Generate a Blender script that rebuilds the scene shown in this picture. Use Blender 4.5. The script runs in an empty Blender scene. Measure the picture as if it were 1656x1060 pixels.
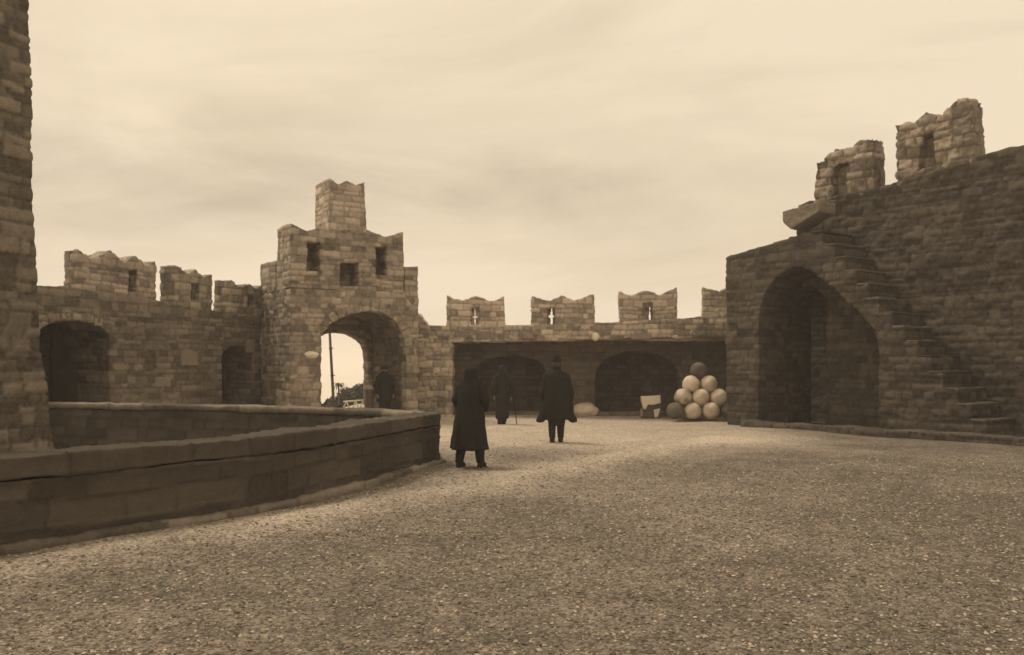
import bpy, bmesh, math, random
import numpy as np
from mathutils import Vector, Matrix, geometry

# ------------------------------------------------------------------ camera, sky, sun, exposure
S = bpy.context.scene
C = S.collection
F, CX, HY, EYE = 1400.0, 828.0, 590.0, 1.65      # focal length (photo pixels), principal column, horizon row, eye height
cam = bpy.data.cameras.new('camera'); co = bpy.data.objects.new('camera', cam); C.objects.link(co)
co.location = (0, 0, EYE); co.rotation_euler = (math.radians(90), 0, 0)
cam.sensor_width = 36; cam.lens = 36 * F / 1656; cam.shift_y = (HY - 530) / 1656
cam.clip_start = .1; cam.clip_end = 9000
S.camera = co
SUN_AZ, SUN_EL = math.radians(-62), math.radians(60)    # azimuth from +Y, negative = left
S.view_settings.view_transform = 'Standard'; S.view_settings.look = 'None'
S.view_settings.exposure = 0.2; S.view_settings.gamma = 1
S.cycles.volume_bounces = 4
try: S.cycles.pixel_filter_type = 'BLACKMAN_HARRIS'; S.cycles.filter_width = 1.6
except Exception: pass

def sc(n, **k):
    for a, b in k.items(): setattr(n, a, b)
    return n
W = bpy.data.worlds.new('World'); S.world = W; W.use_nodes = True
nt = W.node_tree; N = nt.nodes; L = nt.links; N.clear()
out = N.new('ShaderNodeOutputWorld'); bg = N.new('ShaderNodeBackground')
sky = sc(N.new('ShaderNodeTexSky'), sky_type='NISHITA', sun_disc=False, sun_elevation=SUN_EL, sun_rotation=SUN_AZ, air_density=1.5, dust_density=6)
bw = N.new('ShaderNodeRGBToBW'); L.new(sky.outputs[0], bw.inputs[0])
tc = N.new('ShaderNodeTexCoord')
mp = N.new('ShaderNodeMapping'); mp.inputs['Scale'].default_value = (1.0, 1.0, 3.4); mp.inputs['Location'].default_value = (1.75, .6, .9)
L.new(tc.outputs['Generated'], mp.inputs[0])
n1 = N.new('ShaderNodeTexNoise'); n1.inputs['Scale'].default_value = 1.5; n1.inputs['Detail'].default_value = 7; n1.inputs['Roughness'].default_value = .6; n1.inputs['Distortion'].default_value = .8
L.new(mp.outputs[0], n1.inputs[0])
rp = N.new('ShaderNodeValToRGB'); rp.color_ramp.elements[0].position = .36; rp.color_ramp.elements[1].position = .58
rp.color_ramp.elements[0].color = (.84, .83, .81, 1); rp.color_ramp.elements[1].color = (1, 1, 1, 1)
L.new(n1.outputs[0], rp.inputs[0])
m1 = sc(N.new('ShaderNodeMath'), operation='MULTIPLY_ADD'); m1.inputs[1].default_value = .012; m1.inputs[2].default_value = .84
L.new(bw.outputs[0], m1.inputs[0])
m2 = sc(N.new('ShaderNodeMath'), operation='MINIMUM'); m2.inputs[1].default_value = 1.05; L.new(m1.outputs[0], m2.inputs[0])
mx = sc(N.new('ShaderNodeMix'), data_type='RGBA', blend_type='MULTIPLY'); mx.inputs[0].default_value = 1
mx.inputs[6].default_value = (.89, .745, .55, 1); L.new(rp.outputs[0], mx.inputs[7])
# a soft smoky cloud bank low in the sky, to the left and centre
sx_ = N.new('ShaderNodeSeparateXYZ'); L.new(tc.outputs['Generated'], sx_.inputs[0])
bz = N.new('ShaderNodeValToRGB'); L.new(sx_.outputs[2], bz.inputs[0]); bz.color_ramp.interpolation = 'EASE'
bz.color_ramp.elements[0].position = .09; bz.color_ramp.elements[0].color = (0, 0, 0, 1); bz.color_ramp.elements[1].position = .19; bz.color_ramp.elements[1].color = (1, 1, 1, 1)
e_ = bz.color_ramp.elements.new(.30); e_.color = (0, 0, 0, 1)
bx = N.new('ShaderNodeMapRange'); bx.inputs['From Min'].default_value = .35; bx.inputs['From Max'].default_value = .0; L.new(sx_.outputs[0], bx.inputs[0])
n3 = N.new('ShaderNodeTexNoise'); n3.inputs['Scale'].default_value = 2.6; n3.inputs['Detail'].default_value = 6; n3.inputs['Roughness'].default_value = .6; n3.inputs['Distortion'].default_value = .4; L.new(mp.outputs[0], n3.inputs[0])
r3 = N.new('ShaderNodeMapRange'); r3.inputs['From Min'].default_value = .38; r3.inputs['From Max'].default_value = .62; L.new(n3.outputs[0], r3.inputs[0])
k1 = sc(N.new('ShaderNodeMath'), operation='MULTIPLY'); L.new(bz.outputs[0], k1.inputs[0]); L.new(bx.outputs[0], k1.inputs[1])
k2_ = sc(N.new('ShaderNodeMath'), operation='MULTIPLY'); L.new(k1.outputs[0], k2_.inputs[0]); L.new(r3.outputs[0], k2_.inputs[1])
k3 = sc(N.new('ShaderNodeMath'), operation='MULTIPLY_ADD'); L.new(k2_.outputs[0], k3.inputs[0]); k3.inputs[1].default_value = -.30; k3.inputs[2].default_value = 1
k4 = sc(N.new('ShaderNodeMath'), operation='MULTIPLY'); L.new(k3.outputs[0], k4.inputs[0]); L.new(m2.outputs[0], k4.inputs[1]); m2 = k4
mx2 = sc(N.new('ShaderNodeMix'), data_type='RGBA', blend_type='MULTIPLY'); mx2.inputs[0].default_value = 1
L.new(mx.outputs[2], mx2.inputs[6]); L.new(m2.outputs[0], mx2.inputs[7])
L.new(mx2.outputs[2], bg.inputs[0]); bg.inputs[1].default_value = 1.0
L.new(bg.outputs[0], out.inputs[0])

sl = bpy.data.lights.new('sun', 'SUN'); sl.energy = 1.6; sl.angle = math.radians(14); sl.color = (1, .90, .74)
so = bpy.data.objects.new('sun', sl); C.objects.link(so)
sd = Vector((math.sin(SUN_AZ) * math.cos(SUN_EL), math.cos(SUN_AZ) * math.cos(SUN_EL), math.sin(SUN_EL)))
so.rotation_euler = sd.to_track_quat('Z', 'Y').to_euler(); so.location = (-20, 10, 30)

# ------------------------------------------------------------------ helpers
rng = np.random.default_rng(7)
random.seed(7)

def vnoise(p, s, seed=0):
    """value noise, p (n,3), feature size s; returns -1..1"""
    q = np.asarray(p, float) / s + seed * 17.31
    i = np.floor(q).astype(np.int64); f = q - i; f = f * f * (3 - 2 * f)
    r = 0
    for dx in (0, 1):
        for dy in (0, 1):
            for dz in (0, 1):
                h = (i[:, 0] + dx) * 374761393 + (i[:, 1] + dy) * 668265263 + (i[:, 2] + dz) * 2147483647 + seed * 9176
                h = (h ^ (h >> 13)) * 1274126177; h = (h ^ (h >> 16)) & 0xffff
                w = (f[:, 0] if dx else 1 - f[:, 0]) * (f[:, 1] if dy else 1 - f[:, 1]) * (f[:, 2] if dz else 1 - f[:, 2])
                r = r + w * (h / 32767.5 - 1)
    return r

def hash01(a, b):
    h = a.astype(np.int64) * 73856093 ^ b.astype(np.int64) * 19349663
    h = (h ^ (h >> 13)) * 1274126177; h = (h ^ (h >> 16)) & 0xffff
    return h / 65535.0

def sstep(a, b, x):
    t = np.clip((x - a) / (b - a), 0, 1); return t * t * (3 - 2 * t)

def masonry(h, z, seed, rh=(.10, .24), bw_=(.12, .46), j=.03):
    """irregular coursed stone: returns tone 0..1 and joint mask 0 (joint) .. 1"""
    r = np.random.default_rng(seed)
    rows = np.concatenate([[-4.0], -4.0 + np.cumsum(r.uniform(rh[0], rh[1], 90))])
    p = np.stack([h, z, np.zeros_like(h)], 1)
    z2 = z + .05 * vnoise(p, .9, seed) + .02 * vnoise(p, .25, seed + 1)
    h2 = h + .04 * vnoise(p, .4, seed + 2) + .02 * vnoise(p, .15, seed + 8)
    ri = np.clip(np.searchsorted(rows, z2) - 1, 0, len(rows) - 2)
    dz = np.minimum(z2 - rows[ri], rows[ri + 1] - z2)
    dh = np.zeros_like(h); bi = np.zeros(len(h), int)
    for k in np.unique(ri):
        m = ri == k
        hh = rows[k + 1] - rows[k]
        b = -40 + r.uniform(0, .5) + np.cumsum(r.uniform(max(bw_[0], hh * .8), bw_[1] + hh * .6, 260))
        q = np.clip(np.searchsorted(b, h2[m]) - 1, 0, len(b) - 2)
        bi[m] = q; dh[m] = np.minimum(h2[m] - b[q], b[q + 1] - h2[m])
    return hash01(ri + seed * 31, bi), sstep(0, j, np.minimum(dz, dh))

MATS = {}
def stone_mat(name, dark, light, joint, rough=.95, patch=.5, bump=.35):
    m = bpy.data.materials.new(name); m.use_nodes = True; t = m.node_tree; n = t.nodes; l = t.links
    b = n['Principled BSDF']; b.inputs['Roughness'].default_value = rough; b.inputs['Specular IOR Level'].default_value = .15
    at = sc(n.new('ShaderNodeAttribute'), attribute_name='tone'); aj = sc(n.new('ShaderNodeAttribute'), attribute_name='joint')
    c = n.new('ShaderNodeTexCoord')
    ns = n.new('ShaderNodeTexNoise'); ns.inputs['Scale'].default_value = 7; ns.inputs['Detail'].default_value = 8; ns.inputs['Roughness'].default_value = .85
    l.new(c.outputs['Object'], ns.inputs[0])
    nb = n.new('ShaderNodeTexNoise'); nb.inputs['Scale'].default_value = .7; nb.inputs['Detail'].default_value = 4; l.new(c.outputs['Object'], nb.inputs[0])
    # tone + fine noise + broad weather patches
    a1 = sc(n.new('ShaderNodeMath'), operation='MULTIPLY_ADD'); l.new(ns.outputs[0], a1.inputs[0]); a1.inputs[1].default_value = 2.0; l.new(at.outputs['Fac'], a1.inputs[2])
    a2 = sc(n.new('ShaderNodeMath'), operation='MULTIPLY_ADD'); l.new(nb.outputs[0], a2.inputs[0]); a2.inputs[1].default_value = patch * 2; l.new(a1.outputs[0], a2.inputs[2])
    a3 = sc(n.new('ShaderNodeMapRange')); a3.inputs['From Min'].default_value = .88 + patch * .6; a3.inputs['From Max'].default_value = 2.10 + patch * 1.3; l.new(a2.outputs[0], a3.inputs[0])
    mix = sc(n.new('ShaderNodeMix'), data_type='RGBA'); mix.inputs[6].default_value = (*dark, 1); mix.inputs[7].default_value = (*light, 1); l.new(a3.outputs[0], mix.inputs[0])
    mj = sc(n.new('ShaderNodeMix'), data_type='RGBA'); mj.inputs[6].default_value = (*joint, 1); l.new(mix.outputs[2], mj.inputs[7]); l.new(aj.outputs['Fac'], mj.inputs[0])
    l.new(mj.outputs[2], b.inputs['Base Color'])
    bp = n.new('ShaderNodeBump'); bp.inputs['Strength'].default_value = bump; bp.inputs['Distance'].default_value = .04
    nf = n.new('ShaderNodeTexNoise'); nf.inputs['Scale'].default_value = 22; nf.inputs['Detail'].default_value = 5; l.new(c.outputs['Object'], nf.inputs[0])
    l.new(nf.outputs[0], bp.inputs['Height']); l.new(bp.outputs[0], b.inputs['Normal'])
    MATS[name] = m; return m

def tint(v): return (v, v * .838, v * .665)
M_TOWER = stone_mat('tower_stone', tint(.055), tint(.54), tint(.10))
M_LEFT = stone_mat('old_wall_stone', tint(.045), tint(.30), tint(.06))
M_FAR = stone_mat('far_wall_stone', tint(.07), tint(.74), tint(.10))
M_DARK = stone_mat('dark_shaded_stone', tint(.07), tint(.17), tint(.05), patch=.3)  # shade of recesses and niches put into the colour; also the slab's core
M_RIGHT = stone_mat('shaded_wall_stone', tint(.035), tint(.145), tint(.04))  # the right wall's shadow is put into this darker colour
M_MERL = stone_mat('merlon_stone', tint(.13), tint(.74), tint(.12))
M_PARA = stone_mat('shaded_parapet_stone', tint(.045), tint(.125), tint(.04), patch=.8)  # dark colour carries the shade of the parapet's facing-away side
M_COPE = stone_mat('coping_stone', tint(.06), tint(.17), tint(.06), patch=.8)
M_RMERL = stone_mat('lit_right_merlon_stone', tint(.09), tint(.46), tint(.07))  # paler than the wall below; the light on the merlons is in the colour
M_PALE = stone_mat('pale_stone', (.66, .58, .46), (.9, .82, .68), (.6, .52, .42))
M_VAULT = stone_mat('shaded_vault_stone', tint(.07), tint(.27), tint(.06))  # shade of the gate passage put into the stone colour
M_BALL = stone_mat('ball_stone', tint(.4), tint(.85), tint(.4), patch=1.0)
M_BALLD = stone_mat('dark_ball_stone', tint(.07), tint(.22), tint(.06), patch=1.0)

def plain_mat(name, col, rough=.8, noise=.3, scale=12, spec=.3):
    m = bpy.data.materials.new(name); m.use_nodes = True; t = m.node_tree; n = t.nodes; l = t.links
    b = n['Principled BSDF']; b.inputs['Roughness'].default_value = rough; b.inputs['Specular IOR Level'].default_value = spec
    c = n.new('ShaderNodeTexCoord'); ns = n.new('ShaderNodeTexNoise'); ns.inputs['Scale'].default_value = scale; ns.inputs['Detail'].default_value = 5
    l.new(c.outputs['Object'], ns.inputs[0])
    mix = sc(n.new('ShaderNodeMix'), data_type='RGBA'); l.new(ns.outputs[0], mix.inputs[0])
    mix.inputs[6].default_value = (*[v * (1 - noise) for v in col], 1); mix.inputs[7].default_value = (*[v * (1 + noise) for v in col], 1)
    l.new(mix.outputs[2], b.inputs['Base Color'])
    bp = n.new('ShaderNodeBump'); bp.inputs['Strength'].default_value = .3; bp.inputs['Distance'].default_value = .01; l.new(ns.outputs[0], bp.inputs['Height']); l.new(bp.outputs[0], b.inputs['Normal'])
    return m
M_WOOL = plain_mat('dark_wool', (.026, .024, .022), .95, .3, 8, .1)
M_WOOL2 = plain_mat('charcoal_wool', (.032, .029, .026), .95, .3, 8, .1)
M_SKIN = plain_mat('skin', (.28, .20, .14), .6, .1)
M_WOOD = plain_mat('pole_wood', (.10, .085, .06), .8, .3)
M_WHITE = plain_mat('white_paint', (.7, .66, .55), .7, .15)
M_BARK = plain_mat('bark', (.07, .055, .04), .9, .3)
M_LEAF = plain_mat('foliage', (.045, .040, .026), .7, .5, 3)
M_LEAF2 = plain_mat('palm_foliage', (.05, .047, .03), .6, .4, 3)

def link(name, me, mat=None, parent=None, smooth=True):
    o = bpy.data.objects.new(name, me); C.objects.link(o)
    if mat: me.materials.append(mat)
    if parent is not None: o.parent = parent
    if smooth and len(me.polygons): me.polygons.foreach_set('use_smooth', [True] * len(me.polygons))
    return o
def tag(o, label=None, cat=None, group=None, kind=None):
    for k, v in (('label', label), ('category', cat), ('group', group), ('kind', kind)):
        if v: o[k] = v
    return o
def empty(name, loc=(0, 0, 0), rz=0):
    o = bpy.data.objects.new(name, None); C.objects.link(o); o.location = loc; o.rotation_euler = (0, 0, rz); o.empty_display_size = .3; return o

class Frame:
    """vertical wall plane: u along the wall, z up, w out of the wall towards the courtyard"""
    def __init__(s, p, q):
        s.p = np.array(p, float); d = np.array(q, float) - s.p; s.len = np.hypot(*d); s.d = d / s.len
        s.n = np.array([s.d[1], -s.d[0]]); s.ang = math.atan2(s.d[1], s.d[0])
    def uz(s, px, py, w=0.0):
        k = (px - CX) / F; o = s.p + s.n * w
        u = (k * o[1] - o[0]) / (s.d[0] - k * s.d[1])
        Y = o[1] + u * s.d[1]
        return (u, EYE + (HY - py) / F * Y)
    def pts(s, lst, w=0.0, base=None):
        return [s.uz(a, b, w) if b is not None else (s.uz(a, HY, w)[0], base if base is not None else -.3) for a, b in lst]
    def xy(s, u, w=0): return s.p + s.d * u + s.n * w
    def empty(s, name):
        return empty(name, (s.p[0], s.p[1], 0), s.ang)

def inpoly(x, y, poly):
    r = np.zeros(len(x), bool); n = len(poly)
    for i in range(n):
        x0, y0 = poly[i]; x1, y1 = poly[(i + 1) % n]
        if y0 == y1: continue
        r ^= ((y0 > y) != (y1 > y)) & (x < (x1 - x0) * (y - y0) / (y1 - y0) + x0)
    return r

def subdiv(poly, res):
    o = []
    for i in range(len(poly)):
        a = np.array(poly[i]); b = np.array(poly[(i + 1) % len(poly)]); k = max(1, int(round(np.hypot(*(b - a)) / res)))
        for t in range(k): o.append(tuple(a + (b - a) * t / k))
    return o

def segdist(x, y, a, b):
    ax, ay = a; dx, dy = b[0] - ax, b[1] - ay; L2 = dx * dx + dy * dy + 1e-12
    t = np.clip(((x - ax) * dx + (y - ay) * dy) / L2, 0, 1)
    return np.hypot(x - ax - t * dx, y - ay - t * dy)

def slab_geo(outline, holes=(), w0=0.0, w1=-.5, res=.07):
    if res <= .095: res *= .6
    loops = [subdiv(outline, res)] + [subdiv(h, res) for h in holes]
    V, E = [], []
    for lp in loops:
        k = len(V); V += lp; n = len(lp); E += [(k + i, k + (i + 1) % n) for i in range(n)]
    xs = [p[0] for p in outline]; zs = [p[1] for p in outline]
    gx, gz = np.meshgrid(np.arange(min(xs), max(xs), res), np.arange(min(zs), max(zs), res))
    gx = (gx + (np.arange(gx.shape[0])[:, None] % 2) * res * .5).ravel(); gz = gz.ravel()
    gx = gx + rng.uniform(-.2, .2, len(gx)) * res; gz = gz + rng.uniform(-.2, .2, len(gz)) * res
    m = inpoly(gx, gz, outline)
    for h in holes: m &= ~inpoly(gx, gz, h)
    gx, gz = gx[m], gz[m]
    d = np.full(len(gx), 9.0)
    for poly in [outline] + list(holes):
        for i in range(len(poly)): d = np.minimum(d, segdist(gx, gz, poly[i], poly[(i + 1) % len(poly)]))
    m = d > res * .45; gx, gz = gx[m], gz[m]
    nb = len(V)
    allv = [Vector(v) for v in V] + [Vector(v) for v in zip(gx.tolist(), gz.tolist())]
    r = geometry.delaunay_2d_cdt(allv, E, [], 0, 1e-6)
    vv = np.array([tuple(v) for v in r[0]]); ff = np.array([f for f in r[2] if len(f) == 3])
    cen = vv[ff].mean(1); k = inpoly(cen[:, 0], cen[:, 1], outline)
    for h in holes: k &= ~inpoly(cen[:, 0], cen[:, 1], h)
    ff = ff[k]
    a, b, c = vv[ff[:, 0]], vv[ff[:, 1]], vv[ff[:, 2]]
    cr = (b[:, 0] - a[:, 0]) * (c[:, 1] - a[:, 1]) - (b[:, 1] - a[:, 1]) * (c[:, 0] - a[:, 0])
    ff[cr < 0] = ff[cr < 0][:, ::-1]
    n = len(vv); T = abs(w1 - w0); ns = max(1, int(round(T / res)))
    # local coords: x=u, y=-w (frame's y axis points away from the courtyard), z
    P = [np.stack([vv[:, 0], np.full(n, -w0), vv[:, 1]], 1), np.stack([vv[:, 0], np.full(n, -w1), vv[:, 1]], 1)]
    faces = [tuple(f) for f in ff.tolist()] + [(f[0] + n, f[2] + n, f[1] + n) for f in ff.tolist()]
    # directed boundary edges
    ed = {}
    for f in ff.tolist():
        for i in range(3): ed[(f[i], f[(i + 1) % 3])] = 1
    be = [e for e in ed if (e[1], e[0]) not in ed]
    bv = sorted({v for e in be for v in e}); idx = {v: i for i, v in enumerate(bv)}
    base = 2 * n; nbv = len(bv); bvv = vv[bv]
    for s_ in range(1, ns):
        P.append(np.stack([bvv[:, 0], np.full(nbv, -(w0 + (w1 - w0) * s_ / ns)), bvv[:, 1]], 1))
    def vid(v, s_):
        return v if s_ == 0 else (v + n if s_ == ns else base + (s_ - 1) * nbv + idx[v])
    for a_, b_ in be:
        for s_ in range(ns): faces.append((vid(b_, s_), vid(a_, s_), vid(a_, s_ + 1), vid(b_, s_ + 1)))
    return np.concatenate(P), faces

def finish(name, P, faces, mat, parent, seed=1, relief=.021, rough=.017, hoff=0, rh=(.10, .24), bw_=(.12, .46), j=.03, coords=None, loc=None, tonef=None):
    me = bpy.data.meshes.new(name); me.from_pydata(P.tolist(), [], faces); me.update()
    nrm = np.zeros(len(P) * 3); me.vertices.foreach_get('normal', nrm); nrm = nrm.reshape(-1, 3)
    if coords is None: h, z = P[:, 0] - P[:, 1] * .97 + hoff, P[:, 2]
    else: h, z = coords
    tone, jm = masonry(h, z, seed, rh, bw_, j)
    disp = (jm - .6) * relief + (tone - .5) * relief * .8 * jm + rough * vnoise(P, .22, seed) + rough * .7 * vnoise(P, .09, seed + 3) + rough * 1.3 * vnoise(P, .8, seed + 5)
    if relief > 0: P = P + nrm * disp[:, None]
    me.vertices.foreach_set('co', P.ravel()); 
    if tonef is not None: tone = tonef(P, tone)
    for nm, v in (('tone', tone), ('joint', .42 + .58 * jm)):
        at = me.attributes.new(nm, 'FLOAT', 'POINT'); at.data.foreach_set('value', v.astype(np.float32))
    me.update()
    o = link(name, me, mat, parent)
    if loc is not None: o.location = loc
    return o

def slab(name, outline, mat, parent, holes=(), w0=0.0, w1=-.5, res=.07, extra=None, **k):
    P, fc = slab_geo(outline, holes, w0, w1, res)
    for e in (extra or []):
        P2, f2 = slab_geo(**e); n = len(P); P = np.concatenate([P, P2]); fc = fc + [tuple(i + n for i in f) for f in f2]
    return finish(name, P, fc, mat, parent, **k)

def arch(u0, u1, z0, zs, za, n=14):
    """hole outline with an elliptical head: spring height zs, apex za"""
    c, r = (u0 + u1) / 2, (u1 - u0) / 2
    return [(u0, z0), (u1, z0)] + [(c + r * math.cos(a), zs + (za - zs) * math.sin(a)) for a in [math.pi * i / n for i in range(n + 1)]]

def ground_pt(px, py):
    Y = F * EYE / (py - HY); return ((px - CX) / F * Y, Y)

# ------------------------------------------------------------------ ground
PIT_NEAR = [ground_pt(*p) for p in [(712, 745), (655, 760), (578, 783), (527, 796), (476, 809), (400, 826), (240, 851), (130, 869), (50, 881)]]
PIT_NEAR += [(-5.35, 7.1), (-6.6, 6.3), (-8.6, 5.3)]
def topdepth(px, py, h=.82): Y = F * (EYE - h) / (py - HY); return ((px - CX) / F * Y, Y)
PIT_FAR = [topdepth(*p) for p in [(692, 667.5), (600, 663), (500, 660), (400, 657.2), (240, 654.5), (75, 651.5)]] + [(-11.6, 19.1)]
PIT = PIT_NEAR + [(-12, 5.3), (-12.2, 19.1)] + PIT_FAR[::-1][1:]
PATH = [ground_pt(*p) for p in [(-80, 925), (50, 905), (230, 868), (400, 843), (560, 818), (700, 793), (850, 762), (960, 742), (1080, 722), (1180, 706)]]
def pdist(x, y, pl):
    d = np.full(len(x), 99.0)
    for i in range(len(pl) - 1): d = np.minimum(d, segdist(x, y, pl[i], pl[i + 1]))
    return d
def gz(x, y):
    x = np.atleast_1d(np.asarray(x, float)); y = np.atleast_1d(np.asarray(y, float)); p = np.stack([x, y, x * 0], 1)
    z = .035 * vnoise(p, 3.1, 3) + .02 * vnoise(p, 1.1, 4) + .010 * vnoise(p, .35, 5)
    z = z + .05 * np.exp(-(pdist(x, y, PATH) / .5) ** 2)
    z = z - .05
    edge = 31.3 + 4.2 * sstep(-6.9, -6.3, x)      # bank behind the gate
    z = z - 13 * sstep(0, 14, y - edge) 
    z = z - 13 * sstep(19, 34, np.abs(x + 1)) - 13 * sstep(3, 16, -y)
    z = np.maximum(z, -13)
    # far headland seen through the gate
    z = z + 9.9 * np.exp(-(((x + 8.6) / 4.5) ** 4)) * np.exp(-((y - 51) / 7) ** 2)
    return z
def build_ground():
    xs = np.unique(np.concatenate([np.linspace(-60, -14, 36), np.arange(-14, 14, .11), np.linspace(14, 60, 30), np.geomspace(60, 4200, 12), -np.geomspace(60, 4200, 12)]))
    ys = np.unique(np.concatenate([-np.geomspace(20, 4200, 12), np.linspace(-20, 3, 24), np.arange(3, 34, .11), np.linspace(34, 130, 130), np.geomspace(130, 4200, 14)]))
    X, Y = np.meshgrid(xs, ys); x, y = X.ravel(), Y.ravel()
    z = gz(x, y); pit = inpoly(x, y, PIT); z[pit] = -1.5
    P = np.stack([x, y, z], 1); nx, ny = len(xs), len(ys)
    i = (np.arange(ny - 1)[:, None] * nx + np.arange(nx - 1)[None]).ravel()
    me = bpy.data.meshes.new('ground'); me.from_pydata(P.tolist(), [], np.stack([i, i + 1, i + nx + 1, i + nx], 1).tolist())
    path = np.exp(-(pdist(x, y, PATH) / .55) ** 2) * (.75 + .25 * vnoise(P, .8, 9))
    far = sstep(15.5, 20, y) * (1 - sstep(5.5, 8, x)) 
    v = np.clip(.12 + .52 * path + .60 * far + .10 * vnoise(P, 1.6, 12) + .10 * vnoise(P, .5, 13) + .10 * sstep(7, 14, y) - .12 * sstep(1, 5, x), 0, 1)  # path is worn; far brightening and near and right-side falloff are painted light
    at = me.attributes.new('worn_and_lit', 'FLOAT', 'POINT'); at.data.foreach_set('value', v.astype(np.float32))
    m = bpy.data.materials.new('gravel_ground'); m.use_nodes = True; t = m.node_tree; n = t.nodes; l = t.links
    b = n['Principled BSDF']; b.inputs['Roughness'].default_value = 1; b.inputs['Specular IOR Level'].default_value = .1
    c = n.new('ShaderNodeTexCoord'); a = sc(n.new('ShaderNodeAttribute'), attribute_name='worn_and_lit')
    vo = n.new('ShaderNodeTexVoronoi'); vo.inputs['Scale'].default_value = 38; l.new(c.outputs['Object'], vo.inputs[0])
    ns = n.new('ShaderNodeTexNoise'); ns.inputs['Scale'].default_value = 6; ns.inputs['Detail'].default_value = 8; ns.inputs['Roughness'].default_value = .75; l.new(c.outputs['Object'], ns.inputs[0])
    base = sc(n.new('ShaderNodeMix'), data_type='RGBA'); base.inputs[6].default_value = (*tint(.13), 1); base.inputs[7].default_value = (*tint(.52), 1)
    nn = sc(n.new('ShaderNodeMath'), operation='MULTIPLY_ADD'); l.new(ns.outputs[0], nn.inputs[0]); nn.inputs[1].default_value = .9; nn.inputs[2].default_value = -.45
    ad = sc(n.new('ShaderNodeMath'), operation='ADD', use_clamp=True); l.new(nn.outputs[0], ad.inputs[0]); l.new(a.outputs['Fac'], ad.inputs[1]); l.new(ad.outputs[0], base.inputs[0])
    bwv = n.new('ShaderNodeRGBToBW'); l.new(vo.outputs['Color'], bwv.inputs[0])
    mr = n.new('ShaderNodeMapRange'); mr.inputs['From Min'].default_value = .2; mr.inputs['From Max'].default_value = .85; mr.inputs['To Min'].default_value = .55; mr.inputs['To Max'].default_value = 1.6; l.new(bwv.outputs[0], mr.inputs[0])
    mu = sc(n.new('ShaderNodeMix'), data_type='RGBA', blend_type='MULTIPLY'); mu.inputs[0].default_value = .85; l.new(base.outputs[2], mu.inputs[6]); l.new(mr.outputs[0], mu.inputs[7])
    l.new(mu.outputs[2], b.inputs['Base Color'])
    bp = n.new('ShaderNodeBump'); bp.inputs['Strength'].default_value = .8; bp.inputs['Distance'].default_value = .02; l.new(vo.outputs['Distance'], bp.inputs['Height'])
    bp.invert = True; l.new(bp.outputs[0], b.inputs['Normal'])
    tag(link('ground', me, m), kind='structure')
build_ground()

def build_gravel():
    n = 85000
    Y = 3.2 + (rng.random(n) ** 1.25) * 17
    X = rng.uniform(-.66, .66, n) * Y
    m = ~inpoly(X, Y, PIT) & (rng.random(n) > sstep(8, 20, Y)) & (rng.random(n) > .8 * np.exp(-(pdist(X, Y, PATH) / .55) ** 2)) & (pdist(X, Y, PIT_NEAR) > .15); X, Y = X[m], Y[m]; n = len(X)
    sz = rng.lognormal(math.log(.0072), .38, n) * (1 + Y / 22); sz = np.minimum(sz, .022)
    Z = gz(X, Y)
    oct_ = np.array([[1, 0, 0], [0, 1, 0], [-1, 0, 0], [0, -1, 0], [0, 0, 1], [0, 0, -1], [.7, .7, .35], [-.7, .6, .4]])[:6]
    of = np.array([[0, 1, 4], [1, 2, 4], [2, 3, 4], [3, 0, 4], [1, 0, 5], [2, 1, 5], [3, 2, 5], [0, 3, 5]])
    ang = rng.uniform(0, 6.28, n); ca, sa = np.cos(ang), np.sin(ang)
    V = oct_[None] * rng.uniform(.6, 1.25, (n, 6, 1)) * sz[:, None, None] * np.array([1.2, .9, .6])
    V += rng.normal(0, .12, V.shape) * sz[:, None, None]
    VX = V[..., 0] * ca[:, None] - V[..., 1] * sa[:, None] + X[:, None]; VY = V[..., 0] * sa[:, None] + V[..., 1] * ca[:, None] + Y[:, None]
    VZ = V[..., 2] + Z[:, None] + sz[:, None] * .25
    P = np.stack([VX, VY, VZ], -1).reshape(-1, 3)
    Fc = (of[None] + (np.arange(n) * 6)[:, None, None]).reshape(-1, 3)
    me = bpy.data.meshes.new('gravel'); me.from_pydata(P.tolist(), [], Fc.tolist())
    tone = np.repeat(rng.random(n) ** 2.2, 6)
    at = me.attributes.new('tone', 'FLOAT', 'POINT'); at.data.foreach_set('value', tone.astype(np.float32))
    m = bpy.data.materials.new('loose_gravel'); m.use_nodes = True; t = m.node_tree; nn = t.nodes; l = t.links
    b = nn['Principled BSDF']; b.inputs['Roughness'].default_value = .95; b.inputs['Specular IOR Level'].default_value = .1
    a = sc(nn.new('ShaderNodeAttribute'), attribute_name='tone')
    mix = sc(nn.new('ShaderNodeMix'), data_type='RGBA'); mix.inputs[6].default_value = (*tint(.13), 1); mix.inputs[7].default_value = (*tint(.58), 1); l.new(a.outputs['Fac'], mix.inputs[0]); l.new(mix.outputs[2], b.inputs['Base Color'])
    tag(link('gravel', me, m, smooth=False), label='loose pale and dark gravel strewn over the courtyard', cat='gravel', kind='stuff')
build_gravel()

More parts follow.
